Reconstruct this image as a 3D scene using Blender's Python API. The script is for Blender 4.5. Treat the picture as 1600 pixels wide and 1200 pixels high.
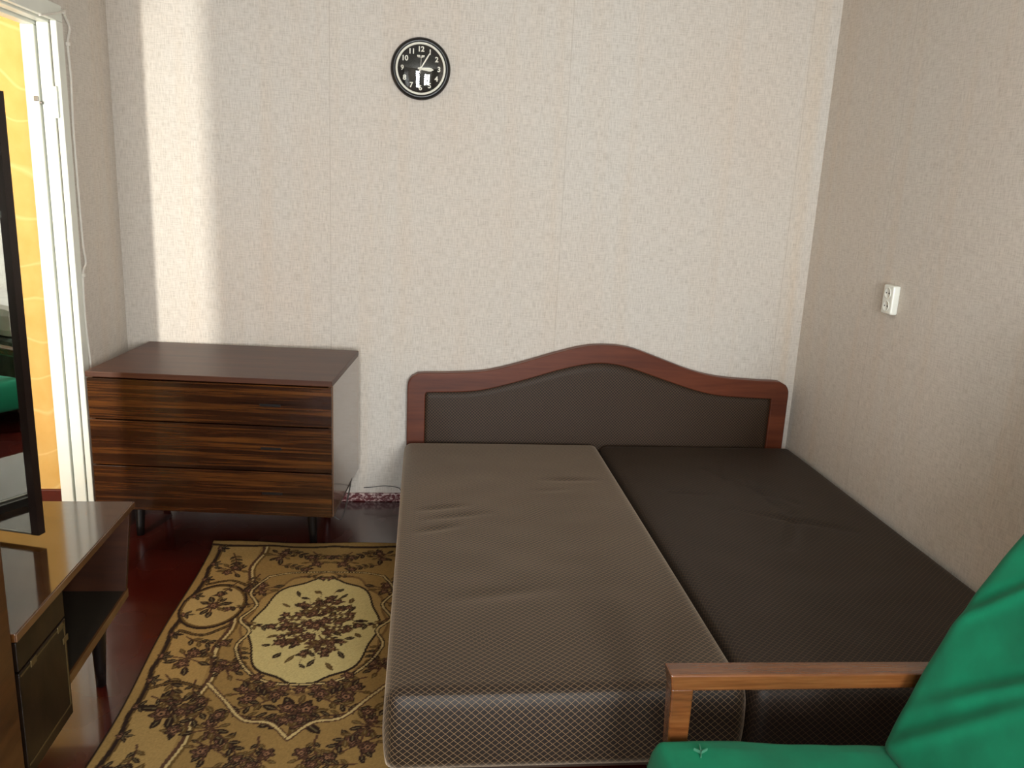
import bpy, bmesh, math, random
import numpy as np
from mathutils import Vector, Matrix, noise

for o in list(bpy.data.objects):
    bpy.data.objects.remove(o, do_unlink=True)
scene = bpy.context.scene
COL = scene.collection
random.seed(4)
PI = math.pi

# ------------------------------------------------------------------ camera
F_PX, YAW, PITCH, ROLL, CAM_D, CAM_H = 1306.8, 0.1113, 0.2425, 0.0473, 3.8359, 1.5501
fw = Vector((math.sin(YAW) * math.cos(PITCH), math.cos(YAW) * math.cos(PITCH), -math.sin(PITCH)))
rt = Vector((math.cos(YAW), -math.sin(YAW), 0))
up = rt.cross(fw)
r2 = math.cos(ROLL) * rt + math.sin(ROLL) * up
u2 = -math.sin(ROLL) * rt + math.cos(ROLL) * up
cam_data = bpy.data.cameras.new('camera')
cam_data.sensor_fit = 'HORIZONTAL'
cam_data.sensor_width = 36.0
cam_data.lens = F_PX / 1600 * 36
cam_data.clip_start = 0.02
cam = bpy.data.objects.new('camera', cam_data)
COL.objects.link(cam)
cam.matrix_world = Matrix(((r2.x, u2.x, -fw.x, 0), (r2.y, u2.y, -fw.y, -CAM_D), (r2.z, u2.z, -fw.z, CAM_H), (0, 0, 0, 1)))
scene.camera = cam

# ------------------------------------------------------------------ light
XL, XR, YR, ZC = -1.313, 1.8226, -5.3, 2.55      # left wall, right wall, rear wall, ceiling
WIN = (0.30, 1.00, 0.75, 2.05)                     # main window opening x0 x1 z0 z1
BAL = (-0.62, -0.13, 0.35, 2.34)                  # glazed balcony door opening
vs = scene.view_settings
vs.view_transform = 'Standard'
vs.look = 'None'
vs.exposure = 0.85
vs.gamma = 1.0
vs.use_curve_mapping = False
scene.cycles.caustics_reflective = False

world = bpy.data.worlds.new('sky')
scene.world = world
world.use_nodes = True
bg = world.node_tree.nodes['Background']
bg.inputs[0].default_value = (0.80, 0.90, 1.0, 1)
bg.inputs[1].default_value = 1.2

def add_light(name, kind, loc, energy, color, **kw):
    d = bpy.data.lights.new(name, kind)
    d.energy = energy
    d.color = color
    for k, v in kw.items():
        setattr(d, k, v)
    o = bpy.data.objects.new(name, d)
    COL.objects.link(o)
    o.location = loc
    return o

def aim(o, d):
    o.rotation_euler = Vector(d).to_track_quat('-Z', 'Y').to_euler()

sky_win = add_light('window_daylight', 'AREA', ((WIN[0] + WIN[1]) / 2, YR - 0.16, (WIN[2] + WIN[3]) / 2), 98, (0.94, 0.985, 1.0),
                    shape='RECTANGLE', size=WIN[1] - WIN[0], size_y=WIN[3] - WIN[2])
aim(sky_win, (0, 1, 0))
sky_bal = add_light('balcony_daylight', 'AREA', ((BAL[0] + BAL[1]) / 2, YR - 0.16, (BAL[2] + BAL[3]) / 2), 50, (0.94, 0.985, 1.0),
                    shape='RECTANGLE', size=BAL[1] - BAL[0], size_y=BAL[3] - BAL[2])
aim(sky_bal, (0, 1, 0))
HWIN = (-1.92, -1.82, 0.85, 1.62)                 # narrow window at the end of the hall
sky_hall = add_light('hall_window_daylight', 'AREA', ((HWIN[0] + HWIN[1]) / 2, -2.66, (HWIN[2] + HWIN[3]) / 2), 40, (1.0, 0.985, 0.90),
                     shape='RECTANGLE', size=HWIN[1] - HWIN[0], size_y=HWIN[3] - HWIN[2])
aim(sky_hall, (0, 1, 0))

# ------------------------------------------------------------------ material helpers
def srgb(r, g, b):
    def f(c):
        c /= 255.0
        return c / 12.92 if c <= 0.04045 else ((c + 0.055) / 1.055) ** 2.4
    return (f(r), f(g), f(b), 1)

class NT:
    def __init__(self, name, rough=0.5, spec=0.5, color=(0.5, 0.5, 0.5, 1), coat=0.0, metal=0.0):
        self.m = bpy.data.materials.new(name)
        self.m.use_nodes = True
        self.t = self.m.node_tree
        self.b = self.t.nodes['Principled BSDF']
        self.b.inputs['Roughness'].default_value = rough
        self.b.inputs['Specular IOR Level'].default_value = spec
        self.b.inputs['Base Color'].default_value = color
        self.b.inputs['Coat Weight'].default_value = coat
        self.b.inputs['Coat Roughness'].default_value = 0.08
        self.b.inputs['Metallic'].default_value = metal
    def n(self, typ, **kw):
        x = self.t.nodes.new(typ)
        for k, v in kw.items():
            setattr(x, k, v)
        return x
    def l(self, a, b):
        self.t.links.new(a, b)
    def coords(self, out='Object', scale=(1, 1, 1), rot=(0, 0, 0)):
        c = self.n('ShaderNodeTexCoord')
        m = self.n('ShaderNodeMapping')
        m.inputs['Scale'].default_value = scale
        m.inputs['Rotation'].default_value = rot
        self.l(c.outputs[out], m.inputs['Vector'])
        return m.outputs[0]
    def noise(self, vec, scale=5, detail=4, rough=0.5, dist=0.0):
        x = self.n('ShaderNodeTexNoise')
        x.inputs['Scale'].default_value = scale
        x.inputs['Detail'].default_value = detail
        x.inputs['Roughness'].default_value = rough
        x.inputs['Distortion'].default_value = dist
        self.l(vec, x.inputs['Vector'])
        return x.outputs[0]
    def ramp(self, fac, stops):
        x = self.n('ShaderNodeValToRGB')
        e = x.color_ramp.elements
        while len(e) < len(stops):
            e.new(0.5)
        for i, (p, c) in enumerate(stops):
            e[i].position = p
            e[i].color = c
        self.l(fac, x.inputs[0])
        return x.outputs[0]
    def math(self, op, a, b=None, c=None):
        x = self.n('ShaderNodeMath', operation=op)
        for i, v in enumerate((a, b, c)):
            if v is None:
                continue
            if isinstance(v, (int, float)):
                x.inputs[i].default_value = v
            else:
                self.l(v, x.inputs[i])
        return x.outputs[0]
    def mix(self, fac, a, b, typ='MIX'):
        x = self.n('ShaderNodeMix', data_type='RGBA', blend_type=typ)
        for s, v in ((x.inputs[0], fac), (x.inputs[6], a), (x.inputs[7], b)):
            if isinstance(v, (int, float)):
                s.default_value = v
            elif isinstance(v, tuple):
                s.default_value = v
            else:
                self.l(v, s)
        return x.outputs[2]
    def bump(self, h, strength=0.2, dist=0.01):
        x = self.n('ShaderNodeBump')
        x.inputs['Strength'].default_value = strength
        x.inputs['Distance'].default_value = dist
        self.l(h, x.inputs['Height'])
        self.l(x.outputs[0], self.b.inputs['Normal'])
    def color(self, c):
        self.l(c, self.b.inputs['Base Color'])

def plain(name, color, rough=0.5, spec=0.5, coat=0.0, metal=0.0, var=0.08, scale=30):
    t = NT(name, rough, spec, color, coat, metal)
    v = t.noise(t.coords(), scale, 3)
    k = t.ramp(v, [(0.3, tuple(max(0, c * (1 - var)) for c in color[:3]) + (1,)), (0.7, tuple(min(1, c * (1 + var)) for c in color[:3]) + (1,))])
    t.color(k)
    return t.m

def wood(name, dark, mid, light, axis='X', stretch=14, scale=2.2, rough=0.25, coat=0.6, slant=0.0, lines=1.0, spec=0.5):
    t = NT(name, rough, spec, mid, coat)
    sc = {'X': (1, stretch, stretch), 'Y': (stretch, 1, stretch), 'Z': (stretch, stretch, 1)}[axis]
    v = t.coords('Object', sc, (0, slant, 0))
    a = t.noise(v, scale, 6, 0.6, 0.4)
    b = t.noise(v, scale * 4.5, 4, 0.6, 0.2)
    mixv = t.math('ADD', t.math('MULTIPLY', a, 1.0 - 0.35 * lines), t.math('MULTIPLY', b, 0.35 * lines))
    t.color(t.ramp(mixv, [(0.36, dark), (0.5, mid), (0.64, light)]))
    t.bump(b, 0.03, 0.002)
    return t.m

def wallpaper(name, base, uaxis, seams=(), stain=None):
    t = NT(name, 0.75, 0.25, base)
    c = t.n('ShaderNodeTexCoord')
    sep = t.n('ShaderNodeSeparateXYZ')
    t.l(c.outputs['Object'], sep.inputs[0])
    uu = sep.outputs[uaxis]
    zz = sep.outputs['Z']
    comb = t.n('ShaderNodeCombineXYZ')
    t.l(uu, comb.inputs[0]); t.l(zz, comb.inputs[1])
    def mapped(s):
        m = t.n('ShaderNodeMapping'); m.inputs['Scale'].default_value = s
        t.l(comb.outputs[0], m.inputs[0]); return m.outputs[0]
    vert = t.noise(mapped((260, 22, 1)), 1.0, 3, 0.6)       # warp threads
    hori = t.noise(mapped((24, 240, 1)), 1.0, 3, 0.6)       # weft threads
    weave = t.math('ADD', t.math('MULTIPLY', vert, 0.55), t.math('MULTIPLY', hori, 0.45))
    blot = t.noise(mapped((1.5, 0.8, 1)), 1.0, 3, 0.5)
    strk = t.noise(mapped((9, 0.35, 1)), 1.0, 3, 0.5)
    b = base
    k1 = t.ramp(weave, [(0.36, (b[0] * .80, b[1] * .78, b[2] * .76, 1)), (0.52, b), (0.66, (min(1, b[0] * 1.1), min(1, b[1] * 1.1), min(1, b[2] * 1.1), 1))])
    warm = (b[0] * 1.0, b[1] * 0.90, b[2] * 0.82, 1)
    k2 = t.mix(t.math('MULTIPLY', t.ramp(blot, [(0.35, (0, 0, 0, 1)), (0.7, (1, 1, 1, 1))]), 0.5), k1, t.mix(1.0, k1, (1.0, .91, .84, 1), 'MULTIPLY'))
    k3 = t.mix(t.math('MULTIPLY', t.ramp(strk, [(0.52, (0, 0, 0, 1)), (0.75, (1, 1, 1, 1))]), 0.35), k2, t.mix(1.0, k2, (1.0, .88, .76, 1), 'MULTIPLY'))
    # pasted strip joints and an old warm glue stain beside the corner
    out = k3
    if stain is not None:
        d = t.math('ABSOLUTE', t.math('SUBTRACT', uu, stain))
        fade = t.math('MULTIPLY', t.ramp(d, [(0.0, (1, 1, 1, 1)), (0.055, (0, 0, 0, 1))]), t.ramp(strk, [(0.3, (0, 0, 0, 1)), (0.6, (1, 1, 1, 1))]))
        out = t.mix(t.math('MULTIPLY', fade, 0.7), out, t.mix(1.0, out, (1.0, .86, .70, 1), 'MULTIPLY'))
    for s in seams:
        d = t.math('ABSOLUTE', t.math('SUBTRACT', uu, s))
        line = t.math('LESS_THAN', d, 0.0016)
        out = t.mix(t.math('MULTIPLY', line, 0.35), out, (b[0] * .55, b[1] * .48, b[2] * .42, 1))
    t.color(out)
    t.bump(weave, 0.35, 0.0015)
    return t.m

def lattice(name, ground, thread, thick=0.075, pw=0.0205, ph=0.0185, rough=0.55, sheen=0.3):
    t = NT(name, rough, 0.3, ground)
    c = t.n('ShaderNodeUVMap')
    sep = t.n('ShaderNodeSeparateXYZ')
    t.l(c.outputs[0], sep.inputs[0])
    a = t.math('MULTIPLY', sep.outputs[0], 1 / pw)
    b = t.math('MULTIPLY', sep.outputs[1], 1 / ph)
    def tri(x):
        return t.math('ABSOLUTE', t.math('SUBTRACT', t.math('FRACT', x), 0.5))
    d1 = tri(t.math('ADD', a, b))
    d2 = tri(t.math('SUBTRACT', a, b))
    d = t.math('MAXIMUM', d1, d2)
    l = t.ramp(d, [(0.5 - thick * 1.6, (0, 0, 0, 1)), (0.5 - thick * 0.6, (1, 1, 1, 1))])
    nz = t.noise(t.coords('Object'), 3.5, 4, 0.6)
    g = t.mix(t.math('MULTIPLY', nz, 0.6), ground, tuple(x * 0.7 for x in ground[:3]) + (1,))
    t.color(t.mix(l, g, thread))
    t.bump(l, 0.25, 0.002)
    t.b.inputs['Sheen Weight'].default_value = sheen
    t.b.inputs['Sheen Roughness'].default_value = 0.4
    t.b.inputs['Sheen Tint'].default_value = (0.78, 0.60, 0.44, 1)
    return t.m

def cloth(name, color, rough=0.85, sheen=0.2, var=0.12):
    t = NT(name, rough, 0.2, color)
    v = t.coords()
    a = t.noise(v, 900, 2, 0.6)
    b = t.noise(v, 9, 4, 0.6)
    t.color(t.ramp(b, [(0.3, tuple(c * (1 - var) for c in color[:3]) + (1,)), (0.7, tuple(min(1, c * (1 + var)) for c in color[:3]) + (1,))]))
    t.bump(a, 0.15, 0.001)
    t.b.inputs['Sheen Weight'].default_value = sheen
    return t.m

def mirror_mat(name):
    t = NT(name, 0.01, 0.5, (0.82, 0.85, 0.83, 1), 0, 1.0)
    return t.m

def clear_glass(name, gloss=0.06, rough=0.0):
    m = bpy.data.materials.new(name)
    m.use_nodes = True
    t = m.node_tree
    for n in list(t.nodes):
        if n.type != 'OUTPUT_MATERIAL':
            t.nodes.remove(n)
    out = t.nodes['Material Output']
    tr = t.nodes.new('ShaderNodeBsdfTransparent')
    gl = t.nodes.new('ShaderNodeBsdfGlossy')
    gl.inputs['Roughness'].default_value = rough
    mx = t.nodes.new('ShaderNodeMixShader')
    mx.inputs[0].default_value = gloss
    t.links.new(tr.outputs[0], mx.inputs[1]); t.links.new(gl.outputs[0], mx.inputs[2]); t.links.new(mx.outputs[0], out.inputs[0])
    return m

M = {}
WP = srgb(214, 207, 198)
M['wall_back'] = wallpaper('wallpaper_back', WP, 'X', (-0.415, 0.62, 1.70), 1.735)
M['wall_side'] = wallpaper('wallpaper_side', WP, 'Y', (-0.62, -1.66, -2.7))
M['plaster'] = plain('ceiling_paint', srgb(226, 222, 214), 0.9, 0.2, var=0.03)
M['white_paint'] = plain('white_gloss_paint', srgb(232, 234, 224), 0.35, 0.5, var=0.03, scale=8)
M['grime'] = plain('dark_joint', srgb(120, 112, 98), 0.8, 0.2)
M['yellow'] = None
t = NT('yellow_wallpaper', 0.7, 0.3)
v = t.coords('Object', (1, 1, 0.8))
w = t.n('ShaderNodeTexWave', wave_type='RINGS'); w.inputs['Scale'].default_value = 1.1; w.inputs['Distortion'].default_value = 9; w.inputs['Detail'].default_value = 3
t.l(v, w.inputs['Vector'])
t.color(t.mix(t.ramp(w.outputs['Fac'], [(0.42, (0, 0, 0, 1)), (0.5, (1, 1, 1, 1)), (0.58, (0, 0, 0, 1))]), t.ramp(t.noise(v, 14, 4), [(0.3, srgb(214, 172, 96)), (0.7, srgb(222, 184, 110))]), srgb(230, 198, 130)))
M['yellow'] = t.m
t = NT('red_floor_paint', 0.22, 0.5, srgb(66, 20, 12), 0.4)
v = t.coords()
t.color(t.ramp(t.noise(v, 2.5, 5, 0.6), [(0.3, srgb(50, 15, 10)), (0.7, srgb(72, 20, 12))]))
t.l(t.ramp(t.noise(v, 4, 1, 0.5), [(0.3, (0.16, 0.16, 0.16, 1)), (0.75, (0.36, 0.36, 0.36, 1))]), t.b.inputs['Roughness'])
t.bump(t.noise(t.coords('Object', (8, 1, 1)), 5, 3), 0.02, 0.003)
M['floor'] = t.m
t = NT('peeling_red_paint', 0.4, 0.4)
v = t.coords('Object', (1, 1, 1.6))
t.color(t.ramp(t.noise(v, 55, 4, 0.7), [(0.5, srgb(92, 26, 30)), (0.58, srgb(205, 178, 172))]))
M['peel'] = t.m
M['red_trim'] = plain('dark_red_trim', srgb(82, 30, 18), 0.4, 0.4)
M['cherry'] = wood('headboard_wood', srgb(80, 36, 20), srgb(97, 47, 27), srgb(110, 56, 34), 'X', 10, 1.4, 0.42, 0.08, 0, 0.6, 0.35)
M['zebra'] = wood('striped_veneer', srgb(17, 7, 4), srgb(51, 26, 11), srgb(97, 57, 23), 'X', 42, 0.8, 0.22, 0.4, 0.04, 1.2)
M['dresser_top'] = wood('dresser_top_veneer', srgb(61, 32, 21), srgb(74, 42, 27), srgb(86, 50, 32), 'X', 20, 1.2, 0.42, 0.08, spec=0.4)
M['dresser_side'] = wood('dresser_side_veneer', srgb(92, 68, 52), srgb(118, 90, 70), srgb(138, 108, 86), 'Z', 16, 1.2, 0.2, 0.7)
M['dark_leg'] = plain('black_lacquer', srgb(17, 12, 10), 0.35, 0.5)
M['dark_inside'] = plain('dark_carcass', srgb(26, 18, 13), 0.7, 0.3)
M['honey'] = wood('honey_veneer', srgb(56, 30, 12), srgb(76, 44, 18), srgb(89, 55, 25), 'X', 14, 1.6, 0.10, 0.25, spec=0.45)
M['honey_edge'] = wood('honey_edge_veneer', srgb(67, 40, 19), srgb(90, 58, 30), srgb(104, 70, 40), 'Y', 14, 1.6, 0.3, 0.5)
M['reddish'] = wood('reddish_inside_veneer', srgb(38, 17, 7), srgb(50, 24, 10), srgb(60, 32, 14), 'X', 10, 1.6, 0.45, 0.05, spec=0.25)
M['figured'] = wood('figured_dark_veneer', srgb(13, 7, 3), srgb(26, 15, 8), srgb(41, 28, 15), 'Z', 3, 5.0, 0.35, 0.05, spec=0.25)
M['olive'] = plain('dull_olive_board', srgb(34, 28, 20), 0.5, 0.4)
M['brass'] = plain('worn_brass', srgb(107, 90, 58), 0.35, 0.5, metal=0.7)
M['wardrobe'] = wood('wardrobe_veneer', srgb(48, 26, 11), srgb(68, 39, 17), srgb(77, 47, 22), 'Y', 12, 2.0, 0.35, 0.1, spec=0.3)
M['mirror'] = mirror_mat('silvered_mirror')
M['mirror_frame'] = plain('dark_mirror_frame', srgb(28, 16, 12), 0.3, 0.5)
M['fab_left'] = lattice('brown_lattice_fabric_light', srgb(27, 18, 12), srgb(132, 106, 76), 0.033, sheen=0.5)
M['fab_right'] = lattice('brown_lattice_fabric_dark', srgb(30, 21, 15), srgb(92, 70, 50), 0.032, sheen=0.05)
M['fab_head'] = lattice('brown_lattice_headboard', srgb(36, 25, 17), srgb(104, 78, 54), 0.05, 0.0145, 0.0145, sheen=0.06)
M['bed_base'] = plain('bed_base_board', srgb(49, 36, 27), 0.6, 0.3)
M['green'] = cloth('green_cover_cloth', srgb(2, 108, 74), 0.85, 0.05)
M['chair_wood'] = wood('armchair_wood', srgb(73, 38, 16), srgb(97, 55, 26), srgb(114, 71, 37), 'X', 14, 2.2, 0.25, 0.6)
M['black_plastic'] = plain('black_plastic', srgb(26, 23, 22), 0.35, 0.5)
M['dial'] = plain('clock_dial', srgb(28, 28, 24), 0.6, 0.3)
M['cream'] = plain('cream_print', srgb(250, 247, 232), 0.6, 0.3, var=0.02)
M['glass'] = clear_glass('clear_glass', 0.07, 0.02)
M['pane'] = clear_glass('window_glass', 0.04)
M['white_plastic'] = plain('white_plastic', srgb(238, 238, 228), 0.3, 0.5, var=0.02)
M['cable'] = plain('white_cable', srgb(232, 226, 216), 0.45, 0.5, var=0.03)
M['cord'] = plain('grey_cord', srgb(70, 66, 64), 0.5, 0.4)
M['curtain'] = cloth('curtain_cloth', srgb(168, 150, 128), 0.9, 0.2)
M['metal'] = plain('steel', srgb(120, 116, 108), 0.3, 0.5, metal=0.9)
t = NT('rug_weave', 0.95, 0.1)
a = t.n('ShaderNodeVertexColor'); a.layer_name = 'weave'
t.color(a.outputs[0])
t.bump(t.noise(t.coords(), 420, 2), 0.3, 0.002)
M['rug'] = t.m

# ------------------------------------------------------------------ mesh helpers
def link(name, me, mat=None, parent=None, smooth=False, loc=None, rz=None):
    o = bpy.data.objects.new(name, me)
    COL.objects.link(o)
    if mat is not None and not me.materials:
        me.materials.append(mat)
    if smooth:
        for p in me.polygons:
            p.use_smooth = True
    if parent is not None:
        o.parent = parent
    if loc is not None:
        o.location = loc
    if rz is not None:
        o.rotation_euler = (0, 0, rz)
    return o

def fin(bm, name, mat, parent=None, smooth=False, **kw):
    bmesh.ops.recalc_face_normals(bm, faces=bm.faces)
    me = bpy.data.meshes.new(name)
    bm.to_mesh(me)
    bm.free()
    return link(name, me, mat, parent, smooth, **kw)

def box_bm(bm, x0, x1, y0, y1, z0, z1, bev=0.0, seg=2):
    vs_ = [bm.verts.new((x, y, z)) for x in (x0, x1) for y in (y0, y1) for z in (z0, z1)]
    fs = []
    for idx in ((0, 1, 3, 2), (4, 6, 7, 5), (0, 4, 5, 1), (2, 3, 7, 6), (0, 2, 6, 4), (1, 5, 7, 3)):
        fs.append(bm.faces.new([vs_[i] for i in idx]))
    if bev > 0:
        es = list({e for f in fs for e in f.edges})
        bmesh.ops.bevel(bm, geom=es, offset=bev, segments=seg, affect='EDGES', profile=0.5)
    return vs_

def box(name, mat, parent, x0, x1, y0, y1, z0, z1, bev=0.0, **kw):
    bm = bmesh.new()
    box_bm(bm, x0, x1, y0, y1, z0, z1, bev)
    return fin(bm, name, mat, parent, **kw)

def hexa(bm, pts, bev=0.0, seg=2):
    """pts: 4 bottom (ccw) + 4 top"""
    v_ = [bm.verts.new(p) for p in pts]
    fs = [bm.faces.new([v_[i] for i in q]) for q in ((3, 2, 1, 0), (4, 5, 6, 7), (0, 1, 5, 4), (1, 2, 6, 5), (2, 3, 7, 6), (3, 0, 4, 7))]
    if bev:
        bmesh.ops.bevel(bm, geom=list({e for f in fs for e in f.edges}), offset=bev, segments=seg, affect='EDGES', profile=0.5)

def taper_leg(name, mat, parent, top, bot, rt_, rb_, n=14):
    bm = bmesh.new()
    rings = []
    for k in range(5):
        f = k / 4
        c = Vector(top).lerp(Vector(bot), f)
        r = rt_ + (rb_ - rt_) * f
        rings.append([bm.verts.new((c.x + r * math.cos(2 * PI * i / n), c.y + r * math.sin(2 * PI * i / n), c.z)) for i in range(n)])
    for a_, b_ in zip(rings, rings[1:]):
        for i in range(n):
            bm.faces.new((a_[i], a_[(i + 1) % n], b_[(i + 1) % n], b_[i]))
    bm.faces.new(rings[0]); bm.faces.new(rings[-1])
    return fin(bm, name, mat, parent, True)

def tube(name, mat, parent, pts, r, n=8, smooth_steps=6, **kw):
    P = [Vector(p) for p in pts]
    if smooth_steps > 1:
        Q = []
        for i in range(len(P) - 1):
            p0, p1, p2, p3 = P[max(i - 1, 0)], P[i], P[i + 1], P[min(i + 2, len(P) - 1)]
            for s in range(smooth_steps):
                u = s / smooth_steps
                Q.append(0.5 * ((2 * p1) + (p2 - p0) * u + (2 * p0 - 5 * p1 + 4 * p2 - p3) * u * u + (3 * p1 - p0 - 3 * p2 + p3) * u ** 3))
        Q.append(P[-1])
        P = Q
    bm = bmesh.new()
    rings = []
    for i, p in enumerate(P):
        tdir = (P[min(i + 1, len(P) - 1)] - P[max(i - 1, 0)]).normalized()
        ref = Vector((1, 0, 0)) if abs(tdir.x) < 0.8 else Vector((0, 1, 0))
        a_ = tdir.cross(ref).normalized(); b_ = tdir.cross(a_)
        rings.append([bm.verts.new(p + r * (math.cos(2 * PI * k / n) * a_ + math.sin(2 * PI * k / n) * b_)) for k in range(n)])
    for a_, b_ in zip(rings, rings[1:]):
        for k in range(n):
            bm.faces.new((a_[k], a_[(k + 1) % n], b_[(k + 1) % n], b_[k]))
    bm.faces.new(rings[0]); bm.faces.new(rings[-1])
    return fin(bm, name, mat, parent, True, **kw)

def empty(name, loc=(0, 0, 0), rz=0.0):
    o = bpy.data.objects.new(name, None)
    COL.objects.link(o)
    o.location = loc
    o.rotation_euler = (0, 0, rz)
    o.empty_display_size = 0.1
    return o

def tag(o, label=None, cat=None, group=None, kind=None):
    if label: o['label'] = label
    if cat: o['category'] = cat
    if group: o['group'] = group
    if kind: o['kind'] = kind
    return o

def struct(o, label, cat):
    return tag(o, label, cat, None, 'structure')

# ------------------------------------------------------------------ room shell
T = 0.12
DOOR = (-1.42, -0.49, 2.035)      # y0, y1, top of the opening in the left wall
struct(box('floor', M['floor'], None, -3.2, XR + T, YR - T, T, -0.08, 0.0), 'dark red glossy painted floor', 'floor')
struct(box('ceiling', M['plaster'], None, -3.2, XR + T, YR - T, T, ZC, ZC + 0.08), 'plain white ceiling above the room', 'ceiling')
struct(box('wall_back', M['wall_back'], None, XL, XR + T, 0.0, T, 0, ZC), 'beige woven wallpaper wall behind the bed and clock', 'wall')
struct(box('wall_right', M['wall_side'], None, XR, XR + T, YR - T, 0.0, 0, ZC), 'greyish beige wallpapered wall with the white socket', 'wall')
bm = bmesh.new()
box_bm(bm, XL - T, XL, DOOR[1], T, 0, ZC)
box_bm(bm, XL - T, XL, DOOR[0], DOOR[1], DOOR[2], ZC)
box_bm(bm, XL - T, XL, YR - T, DOOR[0], 0, ZC)
struct(fin(bm, 'wall_left', M['wall_side']), 'shaded wallpapered wall with the open doorway', 'wall')
bm = bmesh.new()
xs = [XL - T, BAL[0], BAL[1], WIN[0], WIN[1], XR + T]
box_bm(bm, xs[0], xs[1], YR - T, YR, 0, ZC)
box_bm(bm, xs[1], xs[2], YR - T, YR, 0, BAL[2]); box_bm(bm, xs[1], xs[2], YR - T, YR, BAL[3], ZC)
box_bm(bm, xs[2], xs[3], YR - T, YR, 0, ZC)
box_bm(bm, xs[3], xs[4], YR - T, YR, 0, WIN[2]); box_bm(bm, xs[3], xs[4], YR - T, YR, WIN[3], ZC)
box_bm(bm, xs[4], xs[5], YR - T, YR, 0, ZC)
struct(fin(bm, 'wall_rear', M['plaster']), 'rear wall with the window and balcony door behind the viewer', 'wall')

def window(name, b, label, mull):
    root = empty(name, ((b[0] + b[1]) / 2, YR - 0.06, b[2]))
    x0, x1, z0, z1 = b[0] - root.location.x, b[1] - root.location.x, 0, b[3] - b[2]
    bm = bmesh.new()
    w_ = 0.045
    box_bm(bm, x0, x0 + w_, -0.03, 0.03, 0, z1); box_bm(bm, x1 - w_, x1, -0.03, 0.03, 0, z1)
    box_bm(bm, x0 + w_, x1 - w_, -0.03, 0.03, 0, w_); box_bm(bm, x0 + w_, x1 - w_, -0.03, 0.03, z1 - w_, z1)
    for m_ in mull:
        box_bm(bm, m_ - 0.035, m_ + 0.035, -0.03, 0.03, w_, z1 - w_)
    fin(bm, 'window_frame', M['white_paint'], root)
    e = [x0 + w_] + [q for m_ in mull for q in (m_ - 0.035, m_ + 0.035)] + [x1 - w_]
    for i in range(0, len(e), 2):
        box('pane', M['pane'], root, e[i], e[i + 1], -0.003, 0.003, w_, z1 - w_)
    struct(root, label, 'window')
    return root
window('window_1', WIN, 'white framed two pane window behind the viewer', [0.0])
window('window_2', BAL, 'narrow glazed balcony door behind the viewer', [])
struct(box('trim_2', M['white_paint'], None, WIN[0] - 0.06, WIN[1] + 0.06, YR, YR + 0.22, WIN[2] - 0.04, WIN[2], 0.006), 'white painted window sill behind the viewer', 'window sill')

# hall behind the doorway
HX0 = -2.75
struct(box('wall_hall_back', M['yellow'], None, HX0, XL - T, -0.06, T, 0, ZC), 'yellow wallpapered hall wall seen through the doorway', 'wall')
struct(box('wall_hall_left', M['yellow'], None, HX0 - T, HX0, -2.6, T, 0, ZC), 'yellow hall wall on the far side of the hall', 'wall')
bm = bmesh.new()
for q in ((HX0 - T, HWIN[0], 0, ZC), (HWIN[1], XL - T, 0, ZC), (HWIN[0], HWIN[1], 0, HWIN[2]), (HWIN[0], HWIN[1], HWIN[3], ZC)):
    box_bm(bm, q[0], q[1], -2.64, -2.60, q[2], q[3])
struct(fin(bm, 'wall_hall_front', M['yellow']), 'yellow hall wall with a narrow window closing the hall', 'wall')
struct(box('baseboard_hall', M['red_trim'], None, HX0, XL - T, -0.078, -0.06, 0, 0.075, 0.004), 'dark red baseboard under the yellow hall wallpaper', 'baseboard')

# door frame (three stepped strips with dark joints)
fr = empty('door_1', (XL, (DOOR[0] + DOOR[1]) / 2, 0))
struct(fr, 'white painted stepped door frame of the open doorway', 'door frame')
yc = fr.location.y
HEAD = DOOR[2]
steps = [(0.004, -0.018, 0.022, 0.0), (-0.021, -0.062, 0.030, 0.004), (-0.066, -0.112, 0.042, 0.0)]  # x from, x to, thickness into the opening
for i, (xa, xb, th, _) in enumerate(steps):
    for side in (0, 1):
        bm = bmesh.new()
        if side == 0:
            ya, yb = DOOR[1] - yc - th, DOOR[1] - yc + (0.035 if i == 0 else 0.0)
        else:
            ya, yb = DOOR[0] - yc - (0.035 if i == 0 else 0.0), DOOR[0] - yc + th
        box_bm(bm, xb, xa, ya, yb, 0.0, HEAD - th, 0.003)
        fin(bm, 'jamb_board', M['white_paint'], fr)
    box('head_board', M['white_paint'], fr, xb, xa, DOOR[0] - yc - (0.035 if i == 0 else 0), DOOR[1] - yc + (0.035 if i == 0 else 0), HEAD - th, HEAD + (0.035 if i == 0 else 0), 0.003)
bm = bmesh.new()
for xg in (-0.0195, -0.064):
    box_bm(bm, xg - 0.003, xg + 0.003, DOOR[1] - yc - 0.018, DOOR[1] - yc, 0, HEAD - 0.02)
    box_bm(bm, xg - 0.003, xg + 0.003, DOOR[0] - yc, DOOR[1] - yc, HEAD - 0.018, HEAD)
fin(bm, 'joint', M['grime'], fr)
# hinge leaf and old latch screw on the frame
box('hinge_plate', M['white_paint'], fr, -0.026, -0.008, DOOR[1] - yc - 0.033, DOOR[1] - yc - 0.022, 1.68, 1.79, 0.002)
hb = box('latch_plate', M['metal'], fr, -0.084, -0.068, DOOR[1] - yc - 0.046, DOOR[1] - yc - 0.040, 1.735, 1.752, 0.002)
box('latch_plate', M['metal'], fr, -0.066, -0.058, DOOR[1] - yc - 0.046, DOOR[1] - yc - 0.030, 1.725, 1.735, 0.002)

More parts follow.
